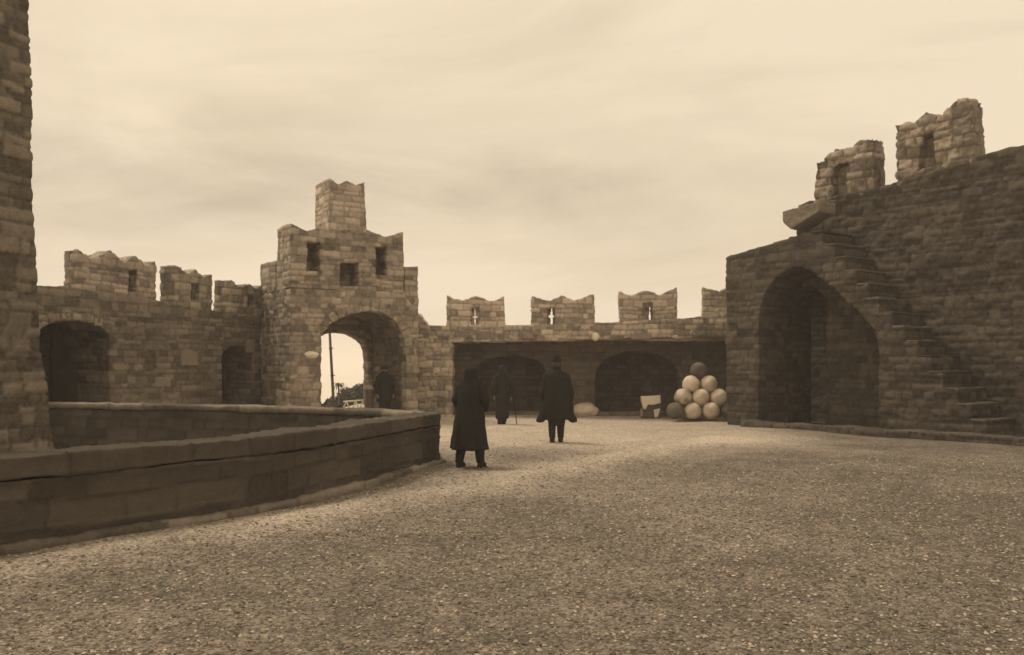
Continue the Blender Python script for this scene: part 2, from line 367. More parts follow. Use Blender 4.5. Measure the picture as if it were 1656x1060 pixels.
def build_water():
    bm = bmesh.new(); bmesh.ops.create_circle(bm, cap_ends=True, segments=64, radius=4000); bmesh.ops.translate(bm, verts=bm.verts, vec=(0, 0, -8))
    me = bpy.data.meshes.new('water'); bm.to_mesh(me)
    m = bpy.data.materials.new('harbour_water'); m.use_nodes = True; b = m.node_tree.nodes['Principled BSDF']
    b.inputs['Base Color'].default_value = (.68, .60, .47, 1); b.inputs['Roughness'].default_value = .25  # pale base colour stands in for the reflected bright sky
    ns = m.node_tree.nodes.new('ShaderNodeTexNoise'); ns.inputs['Scale'].default_value = .6; c = m.node_tree.nodes.new('ShaderNodeTexCoord'); m.node_tree.links.new(c.outputs['Object'], ns.inputs[0])
    bp = m.node_tree.nodes.new('ShaderNodeBump'); bp.inputs['Strength'].default_value = .03; m.node_tree.links.new(ns.outputs[0], bp.inputs['Height']); m.node_tree.links.new(bp.outputs[0], b.inputs['Normal'])
    tag(link('water', me, m), kind='structure')
build_water()

# ------------------------------------------------------------------ sunken ramp parapets
def sweep_wall(pl, prof, name, mat, parent, res=.05, **k):
    """sweep a closed cross-section (offset, z) along a plan polyline; offset is measured to the left of travel"""
    pts = np.array(pl, float); seg = np.hypot(*(pts[1:] - pts[:-1]).T); s = np.concatenate([[0], np.cumsum(seg)])
    n = int(s[-1] / res); t = np.linspace(0, s[-1], n + 1)
    cx, cy = np.interp(t, s, pts[:, 0]), np.interp(t, s, pts[:, 1])
    tx, ty = np.gradient(cx), np.gradient(cy)
    kk = max(3, int(.3 / res)); ker = np.ones(kk) / kk
    tx = np.convolve(np.pad(tx, kk, 'edge'), ker, 'same')[kk:-kk]; ty = np.convolve(np.pad(ty, kk, 'edge'), ker, 'same')[kk:-kk]
    ln = np.hypot(tx, ty); nx, ny = -ty / ln, tx / ln
    pr = subdiv(prof, res); m = len(pr); pr = np.array(pr)
    P = np.zeros((n + 1, m, 3)); P[..., 0] = cx[:, None] + nx[:, None] * pr[None, :, 0]; P[..., 1] = cy[:, None] + ny[:, None] * pr[None, :, 0]; P[..., 2] = pr[None, :, 1]
    h = np.repeat(t, m) + np.tile(pr[:, 0], n + 1); z = np.tile(pr[:, 1], n + 1)
    f = [(i * m + a, i * m + (a + 1) % m, (i + 1) * m + (a + 1) % m, (i + 1) * m + a) for i in range(n) for a in range(m)]
    f += [tuple(range(m))[::-1], tuple(n * m + a for a in range(m))]
    P = P.reshape(-1, 3)
    # orientation
    A = sum(pr[i][0] * pr[(i + 1) % m][1] - pr[(i + 1) % m][0] * pr[i][1] for i in range(m))
    if A > 0: f = [x[::-1] for x in f]
    return finish(name, P, f, mat, parent, coords=(h, z), **k)

T_ = .48
near = empty('parapet_wall', (0, 0, 0))
tag(near, 'long dark low parapet with coping slabs, running from the left edge to the courtyard corner', 'parapet', 'low walls round the sunken ramp')
# travel from the corner towards the camera: right-hand side faces the courtyard?  offsets: - = courtyard side chosen below
rev = PIT_NEAR[::-1]                       # travel away from the camera; left of travel = pit
sweep_wall(rev, [(0, -1.5), (0, .60), (T_, .60), (T_, -1.5)], 'wall_body', M_PARA, near, res=.032, seed=11, relief=.018, rough=.012, rh=(.14, .28), bw_=(.25, .7), j=.025)
sweep_wall(rev, [(-.022, .603), (-.025, .81), (-.005, .825), (T_ - .0, .825), (T_ + .04, .79), (T_ + .04, .603)], 'coping', M_PARA, near, res=.032, seed=12, relief=.022, rough=.016, rh=(.5, .6), bw_=(.6, 1.1), j=.03)
sweep_wall(rev, [(-.12, -.2), (-.10, .025), (-.003, .05), (-.003, -.2)], 'footing', M_LEFT, near, res=.05, seed=13, relief=.02, rough=.02, rh=(.5, .6), bw_=(.3, .6))
farp = empty('parapet_wall', (0, 0, 0))
tag(farp, 'low parapet on the far side of the sunken ramp, ending below the gateway', 'parapet', 'low walls round the sunken ramp')
FP = [(-1.62, 14.97)] + PIT_FAR[1:]
sweep_wall(FP, [(0, -1.5), (0, .70), (-.42, .70), (-.42, -1.5)], 'wall_body', M_PARA, farp, res=.06, seed=15, relief=.02, rough=.012)
sweep_wall(FP, [(.03, .703), (.03, .81), (-.45, .82), (-.45, .703)], 'coping', M_LEFT, farp, res=.06, seed=16, relief=.018, rough=.018, rh=(.5, .6), bw_=(.6, 1.1))

# ------------------------------------------------------------------ left battlement wall
LW = Frame((-11.1, 20.0), (-7.95, 27.4))
lw = LW.empty('battlement_wall'); tag(lw, 'long rubble wall at left with three notched merlons, large arch and small arched door', 'fortress wall')
u = lambda px: LW.uz(px, HY)[0]
top = LW.pts([(60, 462), (105, 465), (252, 486), (268, 488), (343, 502), (371, 506), (440, 513)])
body = [(-3.0, -.4), (LW.len, -.4)] + [(LW.len, top[-1][1])] + [p for p in top[::-1] if p[0] < LW.len - .1] + [(-3.0, top[0][1] + .05)]
a1 = arch(u(57), u(177), -.39, LW.uz(150, 548)[1], LW.uz(118, 519)[1])
a2 = arch(u(359), u(411), -.39, LW.uz(385, 575)[1], LW.uz(385, 560)[1], 10)
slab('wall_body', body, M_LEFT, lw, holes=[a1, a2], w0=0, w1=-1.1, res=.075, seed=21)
slab('niche_back', [(-3, -.4), (LW.len + 1.5, -.4), (LW.len + 1.5, 2.9), (-3, 2.9)], M_DARK, lw, w0=-2.2, w1=-2.5, res=.09, seed=22)
slab('niche_side', [(a1[1][0] + .02, -.4), (a2[0][0] - .02, -.4), (a2[0][0] - .02, 2.9), (a1[1][0] + .02, 2.9)], M_DARK, lw, w0=-1.1, w1=-2.2, res=.2, seed=23)
slab('niche_side', [(a2[1][0] + .02, -.4), (LW.len + 1.5, -.4), (LW.len + 1.5, 2.7), (a2[1][0] + .02, 2.7)], M_DARK, lw, w0=-1.1, w1=-2.2, res=.2, seed=24)
slab('wall_walk_ceiling', [(-3, 2.85), (LW.len, 2.7), (LW.len, 2.9), (-3, 3.05)], M_LEFT, lw, w0=-1.1, w1=-2.5, res=.15, seed=24)
def merlon_L(pts, holes, seed, T=.5):
    o = LW.pts([p for p in pts])
    hs = [LW.pts(h) for h in holes]
    # niche: hole in the front leaf, closed by a rear leaf
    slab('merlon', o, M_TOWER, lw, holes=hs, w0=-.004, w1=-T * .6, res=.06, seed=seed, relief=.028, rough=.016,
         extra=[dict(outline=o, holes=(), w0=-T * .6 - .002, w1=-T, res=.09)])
merlon_L([(127, 470), (127, 404), (145, 419), (158, 415), (179, 406), (202, 426), (218, 414), (237, 430), (252, 423), (253, 490), (200, 490)], [[(208, 438), (222, 437), (222, 471), (208, 473)]], 25)
merlon_L([(281, 493), (281, 430), (290, 432), (305, 444), (317, 436), (329, 450), (343, 444), (343, 506)], [[(309, 458), (322, 458), (322, 485), (309, 486)]], 26)
merlon_L([(367, 508), (367, 453), (376, 453), (385, 464), (394, 464), (404, 460), (414, 467), (424, 462), (424, 514)], [[(400, 477), (412, 477), (412, 497), (400, 498)]], 27)
# pale squared stones let into the wall and over the arches
def stones(parent, fr, lst, mat, name='pale_block', w=.03, seed=1):
    for k, (x0, y0, x1, y1) in enumerate(lst):
        slab(name, fr.pts([(x0, y1), (x1, y1), (x1, y0), (x0, y0)]), mat, parent, w0=w, w1=-.05, res=.05, seed=seed + k, relief=.008, rough=.012, rh=(2, 3), bw_=(3, 4))
M_BLOCK = stone_mat('pale_block_stone', tint(.16), tint(.40), tint(.14))
stones(lw, LW, [(292, 568, 320, 592), (398, 549, 411, 571), (133, 511, 150, 521), (118, 509, 131, 517), (152, 515, 165, 527), (60, 510, 72, 518), (100, 508, 112, 516), (250, 610, 275, 626)], M_BLOCK, seed=30)

# ------------------------------------------------------------------ gate tower
TW = Frame((-6.39, 25.0), (-2.9, 27.18))
tw = TW.empty('gate_tower'); tag(tw, 'stepped rubble gate tower with one tall upper turret above an open archway', 'gate tower')
ru = TW.uz(676, 500)[0]
zbt = TW.uz(560, 470)[1]
body = [(0, -.4), (ru, -.4), (ru, TW.uz(676, 509)[1]), (TW.uz(655, 500)[0], TW.uz(655, 480)[1]), (TW.uz(655, 500)[0], zbt), (0, zbt)]
ga = [(TW.uz(519, 600)[0], -.39), (TW.uz(657, 600)[0], -.39)] + TW.pts([(657, 575), (653, 545), (641, 520), (620, 507), (598, 503), (575, 507), (550, 515), (532, 527), (519, 543)])
slab('tower_body', body, M_TOWER, tw, holes=[ga], w0=0, w1=-2.6, res=.075, seed=41)
gc = np.array(ga); mid_ = np.array([gc[:, 0].mean(), 1.4])
def grow(poly, d):
    o = []
    for p in poly:
        v = np.array(p) - mid_; o.append(tuple(mid_ + v * (1 + d / max(.8, np.hypot(*v)))))
    return o
slab('vault_shade_lining', grow(ga, .14), M_VAULT, tw, holes=[grow(ga, -.03)], w0=-.28, w1=-2.55, res=.075, seed=55, relief=.02)  # lining added inside the arch to darken the passage
# rear leaf with the lower arch
gb = [TW.uz(496, 600, -2.6)[0], TW.uz(597, 600, -2.6)[0]]
zs = TW.uz(591, 574, -2.6)[1]; zA = TW.uz(540, 538, -2.6)[1]
slab('rear_arch', [(-.0, -.4), (ru, -.4), (ru, zbt - .05), (-.0, zbt - .05)], M_TOWER, tw, holes=[arch(gb[0], gb[1], -.39, zs, zA)], w0=-2.603, w1=-3.1, res=.08, seed=42)
# upper storey leaf with its three windows
up = TW.pts([(470, 470), (470, 361), (497, 374), (512, 369), (534, 372), (596, 372), (601, 375), (625, 384), (651, 377), (652, 470)])
def quad(x0, y0, x1, y1): return TW.pts([(x0, y1), (x1, y1), (x1, y0), (x0, y0)])
up[0] = (0.002, zbt - .01); up[1] = (0.002, up[1][1]); up[-1] = (up[-1][0], zbt - .01)
w1_, w2_, w3_ = quad(496, 391, 519, 440), quad(607, 399, 626, 446), quad(549, 425, 581, 463)
slab('upper_storey', up, M_TOWER, tw, holes=[w1_, w2_, w3_], w0=-.004, w1=-.75, res=.07, seed=43, rough=.02)
slab('rear_battlement', up, M_TOWER, tw, holes=[quad(553, 444, 558, 462)], w0=-.754, w1=-1.3, res=.08, seed=44)
tr = TW.pts([(533, 378), (533, 288), (548, 298), (562, 292), (576, 299), (590, 295), (593, 378)])
slab('turret', tr, M_MERL, tw, w0=-.03, w1=-1.25, res=.065, seed=45, rough=.014, hoff=3, relief=.02)
slab('side_merlon', TW.pts([(655, 515), (655, 431), (676, 431), (677, 515)]), M_TOWER, tw, w0=-.02, w1=-.6, res=.07, seed=46)
bk = [(.0, zbt - .02), (.9, zbt - .02), (.9, zbt + 1.0), (.5, zbt + .86), (.0, zbt + .95)]
slab('rear_merlon', bk, M_TOWER, tw, w0=-1.5, w1=-3.05, res=.08, seed=47)
# the tower's shoulder towards the left wall is its own side; voussoirs round the arch
def voussoirs(parent, fr, curve, depth, mat, n, seed, w=.03):
    c = np.array(curve); s = np.concatenate([[0], np.cumsum(np.hypot(*(c[1:] - c[:-1]).T))]); t = np.linspace(0, s[-1], n + 1)
    cx, cz = np.interp(t, s, c[:, 0]), np.interp(t, s, c[:, 1]); gx, gz_ = np.gradient(cx), np.gradient(cz); l = np.hypot(gx, gz_); nx, nz = gz_ / l, -gx / l
    mid = c.mean(0)
    if ((cx - mid[0]) * nx + (cz - mid[1]) * nz).mean() < 0: nx, nz = -nx, -nz
    P, fc = np.zeros((0, 3)), []
    for i in range(n):
        g = .012
        a0 = np.array([cx[i], cz[i]]); a1_ = np.array([cx[i + 1], cz[i + 1]]); e = (a1_ - a0) * .05
        d = depth * rng.uniform(.8, 1.15); o_ = .015
        q = [a0 + e + np.array([nx[i], nz[i]]) * o_, a1_ - e + np.array([nx[i + 1], nz[i + 1]]) * o_, a1_ - e + np.array([nx[i + 1], nz[i + 1]]) * d, a0 + e + np.array([nx[i], nz[i]]) * d]
        P2, f2 = slab_geo([tuple(v) for v in q], (), w * rng.uniform(.4, 1.1), -.1, .07)
        k = len(P); P = np.concatenate([P, P2]); fc += [tuple(j + k for j in f) for f in f2]
    finish('voussoirs', P, fc, mat, parent, seed=seed, relief=.012, rough=.01, rh=(.2, .4))
voussoirs(tw, TW, ga[2:], .26, M_TOWER, 15, 48)
voussoirs(lw, LW, a1[3:-1], .24, M_LEFT, 11, 49)
voussoirs(lw, LW, a2[3:-1], .24, M_LEFT, 6, 50)
def lump(name, loc, r, mat, parent=None, seed=1, amp=.12, sub=4):
    bm = bmesh.new(); bmesh.ops.create_icosphere(bm, subdivisions=sub, radius=1); me = bpy.data.meshes.new(name)
    P = np.array([v.co[:] for v in bm.verts]); P = P * (1 + amp * vnoise(P, .7, seed) + amp * .35 * vnoise(P, .22, seed + 1))[:, None] * np.array(r)
    for v, p in zip(bm.verts, P): v.co = p
    bm.to_mesh(me)
    for nm, val in (('tone', .5 + .5 * vnoise(P, max(r) * .5, seed)), ('joint', np.ones(len(P)))):
        at = me.attributes.new(nm, 'FLOAT', 'POINT'); at.data.foreach_set('value', val.astype(np.float32))
    o = link(name, me, mat, parent); o.location = loc; return o
uu, zz = TW.uz(503, 574.5)
lump('projecting_stone', (uu, -.05, zz), (.21, .16, .11), M_PALE, tw, 5)

# ------------------------------------------------------------------ far curtain wall
FW = Frame((-3.3, 28.2), (7.6, 27.35))
fw = FW.empty('curtain_wall'); tag(fw, 'straight far wall with four notched merlons over a dark recess with two wide arches', 'fortress wall')
top = FW.pts([(677, 508), (684, 518), (692, 526), (723, 527), (860, 527), (961, 523), (1001, 522), (1096, 516), (1137, 513), (1200, 505)])
uL = FW.uz(731, 600)[0]; uR = FW.len - .05
nt_ = FW.pts([(731, 553), (1000, 549), (1175, 544)])
body = [(-.0, -.4), (uL, -.4), nt_[0], nt_[1], nt_[2], (uR, nt_[2][1]), (FW.len, nt_[2][1]), (FW.len, top[-1][1])] + [p for p in top[::-1] if 0 < p[0] < FW.len - .1] + [(0, top[0][1])]
slab('wall_body', body, M_FAR, fw, w0=0, w1=-.55, res=.075, seed=61, relief=.035)
wr = -1.35
zr = nt_[0][1] + .35
b1 = arch(FW.uz(768, 600, wr)[0], FW.uz(882, 600, wr)[0], -.39, FW.uz(800, 600, wr)[1], FW.uz(825, 575, wr)[1])
b2 = arch(FW.uz(962, 600, wr)[0], FW.uz(1098, 600, wr)[0], -.39, FW.uz(800, 610, wr)[1], FW.uz(1030, 568, wr)[1])
slab('recessed_wall', [(-.0, -.4), (FW.len, -.4), (FW.len, zr), (0, zr)], M_DARK, fw, holes=[b1, b2], w0=wr, w1=wr - .7, res=.085, seed=62)
slab('niche_back', [(-.0, -.4), (FW.len, -.4), (FW.len, zr), (0, zr)], M_DARK, fw, w0=wr - 2.0, w1=wr - 2.3, res=.09, seed=63)
slab('niche_pier', [(b1[1][0] + .2, -.4), (b2[0][0] - .2, -.4), (b2[0][0] - .2, zr), (b1[1][0] + .2, zr)], M_DARK, fw, w0=wr - .7, w1=wr - 2.0, res=.2, seed=64)
slab('wall_walk_ceiling', [(-.0, nt_[0][1] + .05), (FW.len, nt_[0][1] + .05), (FW.len, zr + .02), (0, zr + .02)], M_FAR, fw, w0=-.553, w1=wr - 2.25, res=.15, seed=65)
slab('kerb_step', [(uL, -.3), (FW.len, -.3), (FW.len, .06), (uL, .06)], M_LEFT, fw, w0=wr + .25, w1=wr - .05, res=.08, seed=66)
def merlon_F(pts, niche, slit, seed):
    o = FW.pts(pts); hf = [FW.pts(niche)] if niche else []
    hb = [FW.pts(slit, -.3)] if slit else []
    slab('merlon', o, M_MERL, fw, holes=hf, w0=-.004, w1=-.28, res=.05, seed=seed, relief=.02, rough=.028,
         extra=[dict(outline=o, holes=hb, w0=-.283, w1=-.36, res=.07)])
def cross(cx, y0, y1, yc=None):
    if yc is None: return [(cx - 1.7, y1), (cx + 1.7, y1), (cx + 1.7, y0), (cx - 1.7, y0)]
    return [(cx - 1.6, y1), (cx + 1.6, y1), (cx + 1.6, yc + 1.6), (cx + 4.6, yc + 1.6), (cx + 4.6, yc - 1.6), (cx + 1.6, yc - 1.6), (cx + 1.6, y0), (cx - 1.6, y0), (cx - 1.6, yc - 1.6), (cx - 4.6, yc - 1.6), (cx - 4.6, yc + 1.6), (cx - 1.6, yc + 1.6)]
merlon_F([(723, 530), (723, 479), (730, 483), (746, 487), (757, 484), (769, 480), (780, 483), (791, 487), (802, 485), (814, 480), (815, 530)], [(761, 526), (775, 526), (775, 497), (761, 497)], cross(768, 498, 525.5, 513), 71)
merlon_F([(860, 530), (860, 479), (875, 484), (889, 487), (899, 483), (908, 478), (918, 482), (928, 487), (943, 483), (960, 477), (961, 527)], [(884, 526), (898, 526), (898, 497), (884, 497)], cross(892, 498, 525, 512), 72)
merlon_F([(1002, 526), (1002, 473), (1012, 477), (1022, 479), (1033, 475), (1044, 470), (1056, 474), (1067, 478), (1081, 472), (1094, 466), (1096, 520)], [(1039, 519), (1056, 519), (1056, 489), (1039, 489)], cross(1051, 490, 518), 73)
merlon_F([(1137, 517), (1137, 464), (1150, 469), (1163, 472), (1175, 467), (1188, 463), (1190, 509)], None, None, 74)
uu, zz = FW.uz(963, 545); lump('projecting_stone', (uu, -.02, zz), (.12, .12, .14), M_PALE, fw, 9, sub=3)
stones(fw, FW, [(735, 535, 760, 546), (771, 536, 800, 549), (805, 540, 816, 550), (846, 540, 862, 548), (868, 545, 880, 552), (895, 527, 912, 535), (1020, 538, 1052, 549), (1090, 534, 1108, 543), (1118, 536, 1140, 543)], M_BLOCK, seed=80)

# ------------------------------------------------------------------ right wall with pier, arch and flight of steps
RW = Frame((6.15, 24.8), (10.5, 19.1))
rw = RW.empty('stair_wall'); tag(rw, 'high dark wall at right carrying a steep flight of steps over a tall arch', 'fortress wall')
SW = -1.35
up_ = lambda px, w=0.0: RW.uz(px, HY, w)[0]
uE = RW.len + 7
p0 = RW.uz(1170, 418); p1 = RW.uz(1276, 388)
# stepped outline
st_top = RW.uz(1314, 378); st_bot_u = up_(1594)
ns_ = 14; rise = (st_top[1] - .0) / ns_; run = (st_bot_u - st_top[0]) / ns_
steps = []; JU = rng.uniform(-.03, .03, 20) + .0013; JZ = rng.uniform(-.02, .02, 20)
for k in range(ns_):                # from the bottom up, going back to the top
    ub = st_bot_u - run * k + JU[k]; zb = rise * k + JZ[k] * (k > 0)
    steps += [(ub, zb if k else -.4), (ub, rise * (k + 1) + JZ[k + 1] * (k + 1 < ns_))]
steps = [(steps[0][0], -.4)] + steps[1:]
ol = [(0, -.4)] + steps + [(p1[0] + .02, st_top[1]), (p1[0], p1[1])] + [RW.uz(1240, 398), RW.uz(1205, 407), (0, p0[1])]
ra = [(up_(1226), -.39), (up_(1422), -.39)] + RW.pts([(1422, 565), (1416, 535), (1400, 517), (1377, 495), (1352, 471), (1328, 449), (1311, 436), (1292, 431), (1272, 437), (1252, 451), (1236, 476), (1227, 512)])
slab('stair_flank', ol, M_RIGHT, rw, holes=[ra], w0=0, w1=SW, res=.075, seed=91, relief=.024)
# treads proud of the flank
for k in range(ns_):
    ub = st_bot_u - run * k + JU[k]; zt = rise * (k + 1) + JZ[k + 1] * (k + 1 < ns_)
    slab('tread', [(ub - run - .0, zt + .004), (ub + .012, zt + .004), (ub + .012, zt + .05), (ub - run - .0, zt + .05)], M_RIGHT, rw, w0=.006, w1=SW + .01, res=.09, seed=100 + k, relief=.012, rough=.012, rh=(2, 3), bw_=(3, 4))
# main wall behind
tp = RW.pts([(1290, 332), (1318, 325), (1430, 303), (1451, 296), (1590, 251), (1656, 234), (1760, 205)], SW)
door = arch(up_(1272, SW), up_(1337, SW), -.39, RW.uz(1300, 500, SW)[1], RW.uz(1300, 464, SW)[1])
mw = [(0.0, -.4), (uE, -.4), (uE, tp[-1][1]), *[p for p in tp[::-1]][1:], (tp[0][0], RW.uz(1280, 385, SW)[1]), (0.0, RW.uz(1172, 424, SW)[1])]
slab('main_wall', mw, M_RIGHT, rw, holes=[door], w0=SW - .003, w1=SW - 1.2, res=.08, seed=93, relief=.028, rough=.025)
slab('niche_back', [(door[0][0] - 2, -.4), (door[1][0] + 3, -.4), (door[1][0] + 3, 4.3), (door[0][0] - 2, 4.3)], M_DARK, rw, w0=SW - 1.9, w1=SW - 2.1, res=.09, seed=94)
slab('landing_slab', RW.pts([(1265, 343), (1290, 335), (1325, 325), (1325, 342), (1312, 350), (1279, 371), (1267, 360)], .1), M_LEFT, rw, w0=.1, w1=-.6, res=.07, seed=95, relief=.012, rough=.02, rh=(2, 3), bw_=(3, 4))
def merlon_R(front, niche, seed, T):
    o = RW.pts(front, SW); hs = [RW.pts(niche, SW)]
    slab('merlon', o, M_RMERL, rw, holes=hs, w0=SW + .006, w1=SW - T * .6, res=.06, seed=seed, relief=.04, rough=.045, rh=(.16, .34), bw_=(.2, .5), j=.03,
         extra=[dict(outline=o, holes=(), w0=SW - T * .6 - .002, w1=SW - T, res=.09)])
merlon_R([(1318, 330), (1318, 262), (1333, 260), (1350, 242), (1374, 241), (1386, 227), (1412, 224), (1414, 312), (1370, 322)], [(1343, 326), (1368, 322), (1371, 262), (1345, 272)], 96, .5)
merlon_R([(1450, 304), (1448, 203), (1478, 201), (1496, 182), (1524, 188), (1550, 158), (1563, 160), (1567, 168), (1571, 162), (1576, 260), (1500, 285)], [(1484, 278), (1511, 268), (1514, 208), (1490, 218)], 97, .5)
slab('wall_walk_ceiling', [(0, 4.28), (door[1][0] + 3, 4.28), (door[1][0] + 3, 4.5), (0, 4.5)], M_RIGHT, rw, w0=SW - 1.195, w1=SW - 2.2, res=.2, seed=99)  # unseen ceiling added to keep open sky out of the doorway
# low plinth
slab('plinth', [(up_(1213), -.3), (uE, -.3), (uE, .1), (up_(1213), .1)], M_RIGHT, rw, w0=.45, w1=-.0, res=.08, seed=98, relief=.03)

# ------------------------------------------------------------------ tall battered tower at the left edge
LT = Frame((-6.86, 12.5), (-6.45, 13.41))
lt = LT.empty('bastion'); tag(lt, 'tall dark stone bastion cut off by the left edge, flaring out at its foot', 'bastion')
edge = LT.pts([(92, 780), (88, 735), (80, 670), (70, 600), (62, 560), (59, 460), (54, 300), (50, 130), (46, -60)])
slab('wall_body', [(-6, -1.5), (edge[0][0] + .05, -1.5)] + edge + [(-6, edge[-1][1])], M_LEFT, lt, w0=0, w1=-1.6, res=.07, seed=121)

# ------------------------------------------------------------------ stone shot, stacked
def shot_stack():
    r = .272; base = ((1091.5 - CX) / F * 26.35, 26.35)
    bm_cache = {}
    rows = []
    for layer in range(4):
        m = 4 - layer
        for b in range(m):          # b = row behind the front
            for a in range(m - b):
                x = base[0] + (a + b * .5 + layer * .5) * 2 * r * 1.01
                y = base[1] + (b * math.sqrt(3) / 2 + layer * math.sqrt(3) / 6) * 2 * r
                rows.append((layer, b, a, x, y, r + layer * .405))
    words = {0: 'bottom row', 1: 'second row', 2: 'third row'}
    col = {0: ['leftmost', 'second from left', 'third from left', 'rightmost'], 1: ['leftmost', 'middle', 'rightmost'], 2: ['left', 'right']}
    for layer, b, a, x, y, z in rows:
        dark = (layer == 3) or (layer == 0 and b == 0 and a in (0, 3))
        spot = layer == 1 and a == 0 and b == 0
        k = 1.0
        o = lump('stone_ball', (x, y, z + float(gz(x, y)[0]) * 0 - .03), tuple(r * random.uniform(.92, .99) for _ in range(3)), M_BALLD if dark else M_BALL, None, seed=int(layer * 20 + b * 5 + a + 200), amp=.055, sub=4)
        o.rotation_euler = (random.random() * 6, random.random() * 6, random.random() * 6)
        if layer == 3: lab = 'dark stone ball crowning the pile of cannonballs'
        elif b == 0:
            look = 'dark' if dark else ('dark-spotted' if spot else 'pale')
            lab = f'{look} stone ball, {col[layer][a]} in the {words[layer]} up of the pile\'s front' if layer else f'{look} stone ball, {col[0][a]} in the bottom row of the pile\'s front'
        else:
            lab = 'stone ball hidden inside the back of the cannonball pile'
        if spot: o.data.materials[0] = M_SPOT
        tag(o, lab, 'stone ball', 'stacked stone cannonballs' if b == 0 or layer == 3 else 'cannonballs inside the pile')
M_SPOT = stone_mat('spotted_ball_stone', tint(.08), tint(.8), tint(.2), patch=.2)
shot_stack()
x, y = ground_pt(944, 669.5); y -= .3
o = lump('boulder', (x, y, .13), (.40, .3, .25), M_BALL, None, 301, .22); tag(o, 'low rounded pale boulder on the ground between the caped person and the broken slab', 'boulder')

# broken slab propped on two feet
sx, sy = (1052 - CX) / F * 27.6, 27.6
sl_ = empty('broken_slab', (sx, sy, 0), 0); tag(sl_, 'white broken stone slab propped on stubs left of the cannonball pile', 'stone fragment')
k = sy / F
def flat(name, pts, w0, w1, mat, parent, seed):
    P, fc = slab_geo([((a - 1052) * k, (664.5 - b) * k) for a, b in pts], (), w0, w1, .05); return finish(name, P, fc, mat, parent, seed=seed, relief=.006, rough=.012, rh=(2, 3), bw_=(3, 4))
flat('slab', [(1036, 632), (1067.5, 630), (1067.5, 643), (1054, 645.5), (1047, 645), (1043, 653), (1040, 652), (1037, 641)], .09, -.06, M_PALE, sl_, 311)
flat('support', [(1036, 665), (1036, 652.5), (1039, 652.5), (1039, 665)], .03, -.04, M_BLOCK, sl_, 312)
flat('support', [(1059, 666), (1057.5, 654), (1067, 652), (1065, 660), (1063, 666)], .05, -.1, M_PALE, sl_, 313)
flat('core', [(1039.5, 666), (1040, 653.5), (1043.5, 653.5), (1048, 646), (1055, 646), (1068, 644), (1069, 666)], -.07, -.3, M_DARK, sl_, 314)

# ------------------------------------------------------------------ people
def skin_body(name, joints, edges, mat, parent, root=0, sub=2):
    me = bpy.data.meshes.new(name); me.from_pydata([j[:3] for j in joints], edges, [])
    o = bpy.data.objects.new(name, me); C.objects.link(o); me.materials.append(mat); o.parent = parent
    o.modifiers.new('skin', 'SKIN').use_smooth_shade = True
    sv = me.skin_vertices[0].data
    for i, j in enumerate(joints):
        r = j[3]; sv[i].radius = (r, r) if not isinstance(r, tuple) else r
        sv[i].use_root = (i == root)
    s = o.modifiers.new('sub', 'SUBSURF'); s.levels = sub; s.render_levels = sub
    return o
def loft(name, rings, mat, parent, folds=0, famp=0, seed=0, n=40, cap=True):
    """rings: (z, cx, cy, rx, ry[, fold weight])"""
    rs = []
    for i in range(len(rings) - 1):
        a, b = rings[i], rings[i + 1]; kk = max(1, int(abs(a[0] - b[0]) / .03) or 1)
        for t in range(kk): rs.append([a[q] + (b[q] - a[q]) * t / kk for q in range(5)])
    rs.append(list(rings[-1][:5]))
    z0, z1 = rs[0][0], rs[-1][0]; P = []
    r_ = np.random.default_rng(seed); ph = r_.uniform(0, 6.28, 4)
    for r in rs:
        f = abs(r[0] - z1) / max(1e-6, abs(z0 - z1))            # 1 at the hem (first ring)
        for j in range(n):
            a = 2 * math.pi * j / n
            m = 1 + famp * f * (.6 * math.sin(folds * a + ph[0] + r[0] * 1.5) + .4 * math.sin((folds * 1.7 // 1) * a + ph[1]) ) + .012 * math.sin(5 * a + r[0] * 23 + ph[2])
            P.append((r[1] + r[3] * m * math.cos(a), r[2] + r[4] * m * math.sin(a), r[0] + famp * .12 * f * f * math.sin(folds * a + ph[3])))
    fc = [(i * n + j, i * n + (j + 1) % n, (i + 1) * n + (j + 1) % n, (i + 1) * n + j) for i in range(len(rs) - 1) for j in range(n)]
    if cap: fc += [tuple(range(n))[::-1]]
    fc += [tuple((len(rs) - 1) * n + j for j in range(n))]
    me = bpy.data.meshes.new(name); me.from_pydata(P, [], fc); o = link(name, me, mat, parent)
    if not cap: s = o.modifiers.new('solid', 'SOLIDIFY'); s.thickness = .012
    return o

